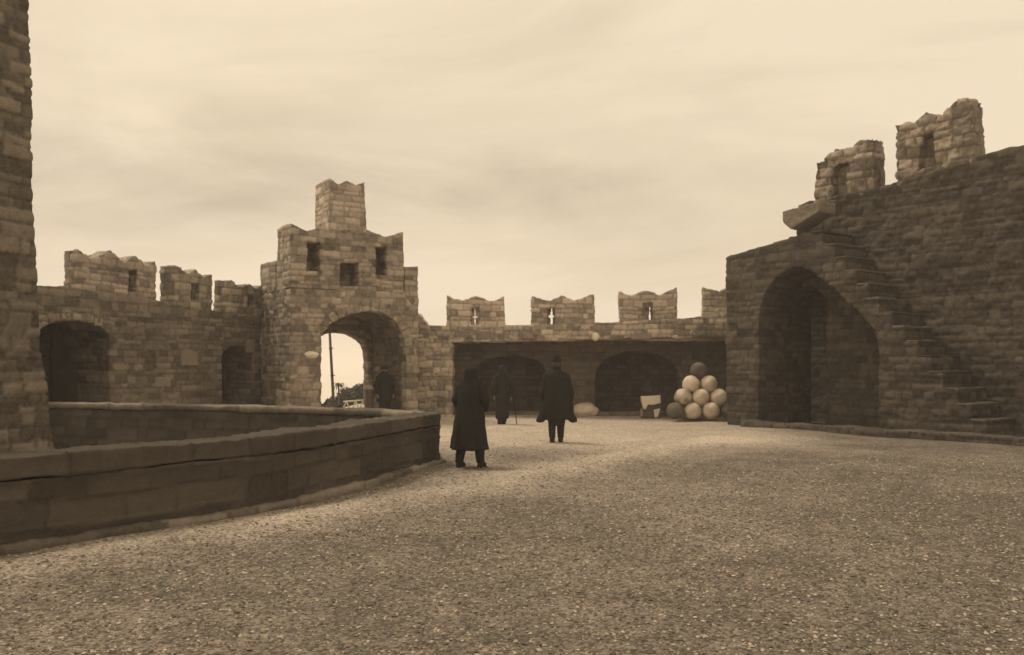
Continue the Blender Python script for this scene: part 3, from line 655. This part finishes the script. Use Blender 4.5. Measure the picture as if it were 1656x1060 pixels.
def person(px, py, H, heading, label, pose, group=None):
    """heading: direction faced, degrees; 0 = away from the camera (+Y)"""
    Y = F * EYE / (py - HY) if py else pose['Y']; X = (px - CX) / F * Y
    root = empty('person', (X, Y, float(gz(X, Y)[0])), math.radians(-heading)); tag(root, label, 'person', group)
    k = H / 1.75
    J, E = [], []
    def j(x, y, z, r, par=None):
        J.append((x * k, y * k, z * k, r if not isinstance(r, tuple) else r)); i = len(J) - 1
        if par is not None: E.append((par, i))
        return i
    lean = pose.get('lean', 0)
    pel = j(0, 0, .96, .13); bel = j(0, lean * .3, 1.12, .125, pel); ch = j(0, lean * .6, 1.30, .15, bel); nk0 = j(0, lean * .9, 1.46, .10, ch)
    nk = j(0, lean, 1.52, .055, nk0); h1 = j(0, lean + .015, 1.585, .075, nk); h2 = j(0, lean + .01, 1.655, .095, h1); h3 = j(0, lean + .005, 1.715, .075, h2)
    j(0, lean + .105, 1.615, .014, h1)
    for s in (-1, 1): j(s * .085, lean, 1.63, .016, h2)
    ft = pose['feet']                                   # ((x,y),(x,y)) left, right
    for s, (fx, fy) in zip((-1, 1), ft):
        hp = j(s * .095, 0, .90, .095, pel); kn = j((s * .1 + fx) / 2 + .0, fy / 2 + .04, .50, .065, hp); an = j(fx, fy - .03, .09, .045, kn)
        he = j(fx, fy - .02, .045, .045, an); to = j(fx + s * .015, fy + .14, .035, .038, he)
    hands = pose.get('hands', ((-.30, .06, .86), (.30, .06, .86)))
    for s, hd in zip((-1, 1), hands):
        sh = j(s * .19, lean * .9, 1.40, .045, nk0)
        ex, ey, ez = (s * .24 + hd[0]) / 2 + s * .04, hd[1] / 2 - .06, (1.42 + hd[2]) / 2 - .02
        el = j(ex, ey, ez, .048, sh); wr_ = j(hd[0], hd[1], hd[2], .028, el)
        pm = j(hd[0] + s * .004, hd[1] + .01, hd[2] - .055, (.036, .02), wr_)
        for q, (dy, ln) in enumerate(((-.030, .060), (-.010, .074), (.010, .080), (.030, .070))):
            f1 = j(hd[0] + s * .004, hd[1] + .01 + dy, hd[2] - .095, .0095, pm); j(hd[0] - s * .012, hd[1] + .015 + dy, hd[2] - .095 - ln * .75, .008, f1)
        th = j(hd[0] - s * .01, hd[1] + .05, hd[2] - .065, .0105, pm); j(hd[0] - s * .02, hd[1] + .065, hd[2] - .105, .009, th)
    skin_body('body', J, E, pose.get('skin', M_SKIN), root, 0)
    return root, k

# 1: nearest, long coat, mid-stride
def trousers_and_boots(root, k, feet, mat, top=.95):
    for s, (fx, fy) in zip((-1, 1), feet):
        loft('trouser_leg', [(.10 * k, fx * k, (fy - .03) * k, .068, .075), (.3 * k, (fx * .8 + s * .02) * k, (fy * .7) * k, .08, .085), (.52 * k, (s * .1 + fx) / 2 * k, (fy / 2 + .03) * k, .09, .095), (top * k, s * .09 * k, 0, .12, .13)], mat, root, 3, .04, 7, 20)
        loft('boot', [(.0, fx * k, (fy + .04) * k, .052, .14), (.05 * k, fx * k, (fy + .035) * k, .056, .142), (.085 * k, fx * k, (fy + .005) * k, .055, .105), (.13 * k, fx * k, (fy - .03) * k, .056, .066), (.24 * k, fx * k, (fy - .028) * k, .064, .07)], mat, root, 0, 0, 3, 20)
def sleeves(root, k, hands, mat, lean=0, wide=1.0):
    for s, hd in zip((-1, 1), hands):
        ex, ey, ez = (s * .24 + hd[0]) / 2 + s * .04, hd[1] / 2 - .06, (1.42 + hd[2]) / 2 - .02
        loft('sleeve', [((hd[2] + .0) * k, hd[0] * k, hd[1] * k, .062 * wide, .065 * wide), (ez * k, ex * k, ey * k, .078 * wide, .082 * wide), (1.36 * k, s * .205 * k, lean * .9 * k, .085, .09), (1.43 * k, s * .185 * k, lean * .9 * k, .085, .09), (1.475 * k, s * .15 * k, lean * .9 * k, .06, .075)], mat, root, 0, 0, 5, 20)
def hat(root, k, lean, kind, mat):
    y = lean + .005
    if kind == 'cap':
        loft('cap', [(1.665 * k, 0, y * k, .104, .118), (1.70 * k, 0, y * k, .112, .125), (1.755 * k, 0, (y) * k, .118, .128), (1.785 * k, 0, y * k, .09, .1), (1.79 * k, 0, y * k, .02, .02)], mat, root, 0, 0, 1, 24)
        loft('cap_peak', [(1.662 * k, 0, (y + .10) * k, .085, .07), (1.675 * k, 0, (y + .09) * k, .09, .07)], mat, root, 0, 0, 1, 20)
    elif kind == 'tall':
        loft('hat', [(1.67 * k, 0, y * k, .102, .115), (1.72 * k, 0, y * k, .105, .118), (1.83 * k, 0, y * k, .088, .095), (1.85 * k, 0, y * k, .04, .05)], mat, root, 0, 0, 1, 24)
    elif kind == 'hood':
        loft('hood', [(1.44 * k, 0, (lean * .8 - .01) * k, .17, .14), (1.54 * k, 0, (lean - .02) * k, .12, .13), (1.64 * k, 0, (y - .015) * k, .115, .13), (1.72 * k, 0, (y - .01) * k, .105, .115), (1.765 * k, 0, (y - .005) * k, .06, .07), (1.775 * k, 0, y * k, .02, .02)], mat, root, 0, 0, 1, 24)
ft1 = ((-.17, -.05), (.17, .10)); hd1 = ((-.20, .12, .98), (.20, .14, .98))
r1, k1 = person(760, 753, 1.63, 22, 'person in a long dark coat walking away, nearest the low parapet corner', dict(feet=ft1, lean=.05, hands=hd1))
loft('coat', [(.30, -.01, .0, .31, .25), (.55, -.01, .0, .275, .235), (.85, 0, .0, .245, .21), (1.05, 0, .02, .225, .20), (1.22, 0, .03, .22, .19), (1.34, 0, .04, .20, .165), (1.42, 0, .045, .18, .14), (1.48, 0, .05, .10, .10), (1.51, 0, .05, .07, .075)], M_WOOL, r1, 8, .12, 4)
trousers_and_boots(r1, k1, ft1, M_WOOL, .9); sleeves(r1, k1, hd1, M_WOOL, .05, 1.15); hat(r1, k1, .05, 'hood', M_WOOL)
# 2: cape
ft2 = ((-.09, 0), (.09, .06)); hd2 = ((-.44, .04, .66), (.44, .04, .66))
r2, k2 = person(900, 713, 1.80, 0, 'person seen from behind in a wide flared dark cape, arms held out', dict(feet=ft2, hands=((-.27, .03, .72), (.27, .03, .72))))
loft('cape', [(.50, 0, 0, .33, .20), (.62, 0, 0, .35, .21), (.80, 0, 0, .355, .22), (1.05, 0, 0, .315, .21), (1.28, 0, 0, .285, .19), (1.40, 0, 0, .275, .17), (1.47, 0, 0, .225, .15), (1.53, 0, 0, .13, .12), (1.57, 0, 0, .08, .09)], M_WOOL, r2, 8, .10, 9)
for s in (-1, 1):
    loft('cape_corner', [(.43, s * .36, 0, .05, .06), (.45, s * .36, 0, .09, .09), (.52, s * .325, 0, .11, .12), (.64, s * .28, 0, .09, .13), (.8, s * .27, 0, .08, .12)], M_WOOL, r2, 3, .05, 3, 24)
loft('coat_skirt', [(.36, 0, 0.01, .17, .16), (.55, 0, 0, .20, .17), (.9, 0, 0, .22, .18)], M_WOOL, r2, 4, .03, 2, 28)
trousers_and_boots(r2, k2, ft2, M_WOOL2); sleeves(r2, k2, ((-.27, .03, .72), (.27, .03, .72)), M_WOOL); hat(r2, k2, 0, 'tall', M_WOOL); loft('collar', [(1.47 * k2, 0, 0, .115, .11), (1.56 * k2, 0, 0, .088, .09), (1.605 * k2, 0, -.005, .098, .10)], M_WOOL, r2, 0, 0, 2, 24); loft('hair', [(1.58 * k2, 0, -.03, .075, .075), (1.62 * k2, 0, -.022, .10, .095), (1.68 * k2, 0, -.015, .104, .108)], M_BARK, r2, 0, 0, 2, 24)
# 3: far, narrow coat, cane
ft3 = ((-.07, 0), (.07, .05)); hd3 = ((-.22, .05, .86), (.30, .12, .82))
r3, k3 = person(812, 684, 1.66, -12, 'slim person in a long dark coat with a cane, farthest out in the courtyard', dict(feet=ft3, hands=hd3))
loft('coat', [(.17, 0, 0, .185, .15), (.28, 0, 0, .20, .16), (.6, 0, 0, .18, .16), (.95, 0, 0, .17, .155), (1.2, 0, 0, .175, .155), (1.32, 0, 0, .175, .14), (1.41, 0, 0, .16, .13), (1.47, 0, 0, .10, .10), (1.50, 0, 0, .075, .08)], M_WOOL, r3, 6, .06, 5)
trousers_and_boots(r3, k3, ft3, M_WOOL); sleeves(r3, k3, hd3, M_WOOL); hat(r3, k3, 0, 'hood', M_WOOL)
def rod(name, a, b, r, mat, parent=None, seg=10, r2=None):
    a, b = Vector(a), Vector(b); bm = bmesh.new(); L_ = (b - a).length
    bmesh.ops.create_cone(bm, cap_ends=True, segments=seg, radius1=r, radius2=r if r2 is None else r2, depth=L_)
    bmesh.ops.transform(bm, matrix=Matrix.Translation((a + b) / 2) @ (b - a).to_track_quat('Z', 'Y').to_matrix().to_4x4(), verts=bm.verts)
    me = bpy.data.meshes.new(name); bm.to_mesh(me); return link(name, me, mat, parent)
Y3 = F * EYE / (684 - HY); gx3 = (834 - CX) / F * Y3
cn = rod('cane', (gx3 + .03, Y3 + .02, float(gz(gx3, Y3)[0])), (gx3 - .07, Y3 + .02, .80), .014, M_WOOL, None, r2=.011)
tag(cn, 'thin dark cane held by the slim person with its tip on the ground', 'cane')
# 4: in the gateway
ft4 = ((-.12, 0), (.12, .03)); hd4 = ((-.27, .08, .84), (.27, .08, .84))
r4, k4 = person(622, None, 1.63, 150, 'dark figure in coat and cap standing inside the gateway beside its right jamb', dict(Y=26.9, feet=ft4, hands=hd4))
loft('coat', [(.55, 0, 0, .25, .19), (.8, 0, 0, .235, .18), (.98, 0, 0, .21, .165), (1.15, 0, 0, .225, .17), (1.28, 0, 0, .215, .155), (1.40, 0, 0, .17, .13), (1.47, 0, 0, .09, .10), (1.51, 0, 0, .075, .08)], M_WOOL, r4, 6, .05, 8)
trousers_and_boots(r4, k4, ft4, M_WOOL2); sleeves(r4, k4, hd4, M_WOOL, 0, 1.1); hat(r4, k4, 0, 'cap', M_WOOL)

# ------------------------------------------------------------------ things beyond the gate
Yp = 33.5
def at(px, py, Y): return ((px - CX) / F * Y, Y, EYE + (HY - py) / F * Y)
a_ = at(543.5, 700, Yp); b_ = at(530, 480, Yp)
pr = empty('pole', (a_[0], a_[1], a_[2])); tag(pr, 'tall thin leaning wooden pole standing outside beyond the archway', 'pole')
A3, B3 = Vector(a_), Vector(b_)
rod('shaft', (0, 0, -.6), tuple(B3 - A3), .065, M_WOOD, pr, 12, .045)
for t in (.42, .62, .8): c_ = (B3 - A3) * t; rod('band', tuple(c_ - (B3 - A3) * .004), tuple(c_ + (B3 - A3) * .004), .085, M_BARK, pr, 12)
bx_, by_ = (597 - CX) / F * 28.3, 28.3
bo = empty('lit_jamb_post', (bx_, by_, 0)); tag(bo, 'short pale post standing in for the lit end stone of the gateway jamb', 'stone post')  # pale post added in place of the jamb's lit end stone
loft('shaft', [(-.1, 0, 0, .15, .15), (.75, 0, 0, .13, .13), (.84, 0, 0, .145, .145)], M_BLOCK, bo, 0, 0, 2, 20)
loft('cap_stone', [(.843, 0, 0, .15, .15), (.93, 0, 0, .13, .13), (.99, 0, 0, .05, .05)], M_PALE, bo, 0, 0, 2, 20)
for ob in bo.children:
    me = ob.data
    for nm in ('tone', 'joint'):
        at_ = me.attributes.new(nm, 'FLOAT', 'POINT'); at_.data.foreach_set('value', np.full(len(me.vertices), .9 if nm == 'joint' else .5, dtype=np.float32))
# white trestle
Yt = 33.0; tx, _, tz = at(573, 655, Yt)
tb = empty('trestle', (tx, Yt, 0), 0); tag(tb, 'whitewashed wooden trestle rail with splayed legs outside the gate', 'trestle')
rod('rail', (-.42, 0, .24), (.42, 0, .30), .028, M_WHITE, tb)
for s in (-.3, .05, .33):
    rod('leg', (s - .14, .05, -.06), (s, 0, .26), .022, M_WHITE, tb); rod('leg', (s + .14, -.05, -.06), (s, 0, .26), .022, M_WHITE, tb)

def crown_mesh(name, blobs, n, size, mat, parent, seed=0):
    r = np.random.default_rng(seed); P, fc = [], []
    for (bx, by, bz, br) in blobs:
        m = int(n * br * br)
        d = r.normal(size=(m, 3)); d /= np.linalg.norm(d, axis=1)[:, None]; rad = br * r.uniform(.55, 1.08, m) ** .7
        c = d * rad[:, None] * np.array([1, 1, .8]) + np.array([bx, by, bz])
        for q in c:
            a = r.normal(size=3); a /= np.linalg.norm(a); b = np.cross(a, r.normal(size=3)); b /= np.linalg.norm(b); s = size * r.uniform(.6, 1.4)
            k_ = len(P); P += [q + a * s, q + b * s * .5, q - a * s, q - b * s * .5]; fc.append((k_, k_ + 1, k_ + 2, k_ + 3))
    me = bpy.data.meshes.new(name); me.from_pydata([tuple(p) for p in P], [], fc); return link(name, me, mat, parent, smooth=False)
def tree(px, pybase, pytop, Y, seed, label):
    x, _, zt = at(px, pytop, Y); zg = float(gz(x, Y)[0]); h = zt - zg
    t = empty('tree', (x, Y, zg)); tag(t, label, 'tree', 'trees on the bank beyond the gate')
    skin_body('trunk', [(0, 0, -.2, h * .05), (h * .02, 0, h * .3, h * .035), (-h * .10, 0, h * .55, h * .02), (h * .10, .1, h * .6, h * .02), (0, .1, h * .75, h * .012)], [(0, 1), (1, 2), (1, 3), (1, 4)], M_BARK, t, 0, 1)
    r = random.Random(seed); bl = []
    for q in range(13):
        bl.append((r.uniform(-.24, .24) * h, r.uniform(-.2, .2) * h, h * r.uniform(.12, .80), h * r.uniform(.12, .2)))
    bl.append((0, 0, h * .78, h * .2))
    crown_mesh('crown', bl, 900 / (h * h) * 26, h * .026, M_LEAF, t, seed)
for i, (px, pt, Y, lb) in enumerate([
        (588, 614, 50, 'bushy dark tree beside the archway jamb, tallest of the far trees'),
        (573, 620, 48.5, 'bushy dark tree second from the jamb among the far trees'),
        (560, 627, 47.5, 'dark rounded tree in the middle of the far bank'),
        (548, 635, 47, 'low dark tree close to the right of the leaning pole'),
        (581, 634, 45.5, 'low front tree on the far bank just above the trestle'),
        (562, 640, 45, 'small low tree in front of the middle far trees'),
        (535, 643, 46.5, 'small isolated dark tree left of the leaning pole')]):
    tree(px, 655, pt, Y, 400 + i, lb)
def palm(px, ptop, Y, h, label):
    x, _, zt = at(px, ptop, Y); zg = float(gz(x, Y)[0]); h = zt - zg
    t = empty('palm_tree', (x, Y, zg)); tag(t, label, 'palm')
    rod('trunk', (0, 0, -.1), (.05, 0, h - .25), .09, M_BARK, t, 10, .04)
    P, fc = [], []
    for q in range(16):
        a = q * 2.4; L_ = .42
        for s in range(6):
            t0, t1 = s / 6, (s + 1) / 6
            for tt in (t0, t1):
                rr = L_ * tt; zz = h - .25 + .35 * math.sin(tt * 2.2) - .5 * tt * tt * (.6 + .4 * (q % 3)); w = .05 * math.sin(math.pi * min(.98, tt + .08))
                P.append((.05 + rr * math.cos(a) - w * math.sin(a), rr * math.sin(a) + w * math.cos(a), zz)); P.append((.05 + rr * math.cos(a) + w * math.sin(a), rr * math.sin(a) - w * math.cos(a), zz))
            k_ = len(P) - 4; fc.append((k_, k_ + 1, k_ + 3, k_ + 2))
    me = bpy.data.meshes.new('crown'); me.from_pydata(P, [], fc); link('crown', me, M_LEAF2, t)
palm(546.5, 619, 45.5, 0, 'single small palm standing above the low trees beyond the gate')

# ------------------------------------------------------------------ thin haze added over the whole place to lift the dark tones
bm = bmesh.new(); bmesh.ops.create_cube(bm, size=1); me = bpy.data.meshes.new('haze'); bm.to_mesh(me)
hz = link('haze', me, None, None, smooth=False); hz.scale = (8600, 8600, 29); hz.location = (0, 0, -15 + 14.5)
hm = bpy.data.materials.new('haze'); hm.use_nodes = True; t = hm.node_tree; t.nodes.remove(t.nodes['Principled BSDF'])
pv = t.nodes.new('ShaderNodeVolumePrincipled'); pv.inputs['Color'].default_value = (1, .965, .95, 1); pv.inputs['Density'].default_value = .0017; pv.inputs['Anisotropy'].default_value = .2
t.links.new(pv.outputs[0], t.nodes['Material Output'].inputs['Volume'])
me.materials.append(hm); tag(hz, 'thin pale haze added over courtyard and harbour to lift the dark tones', 'haze', kind='stuff')
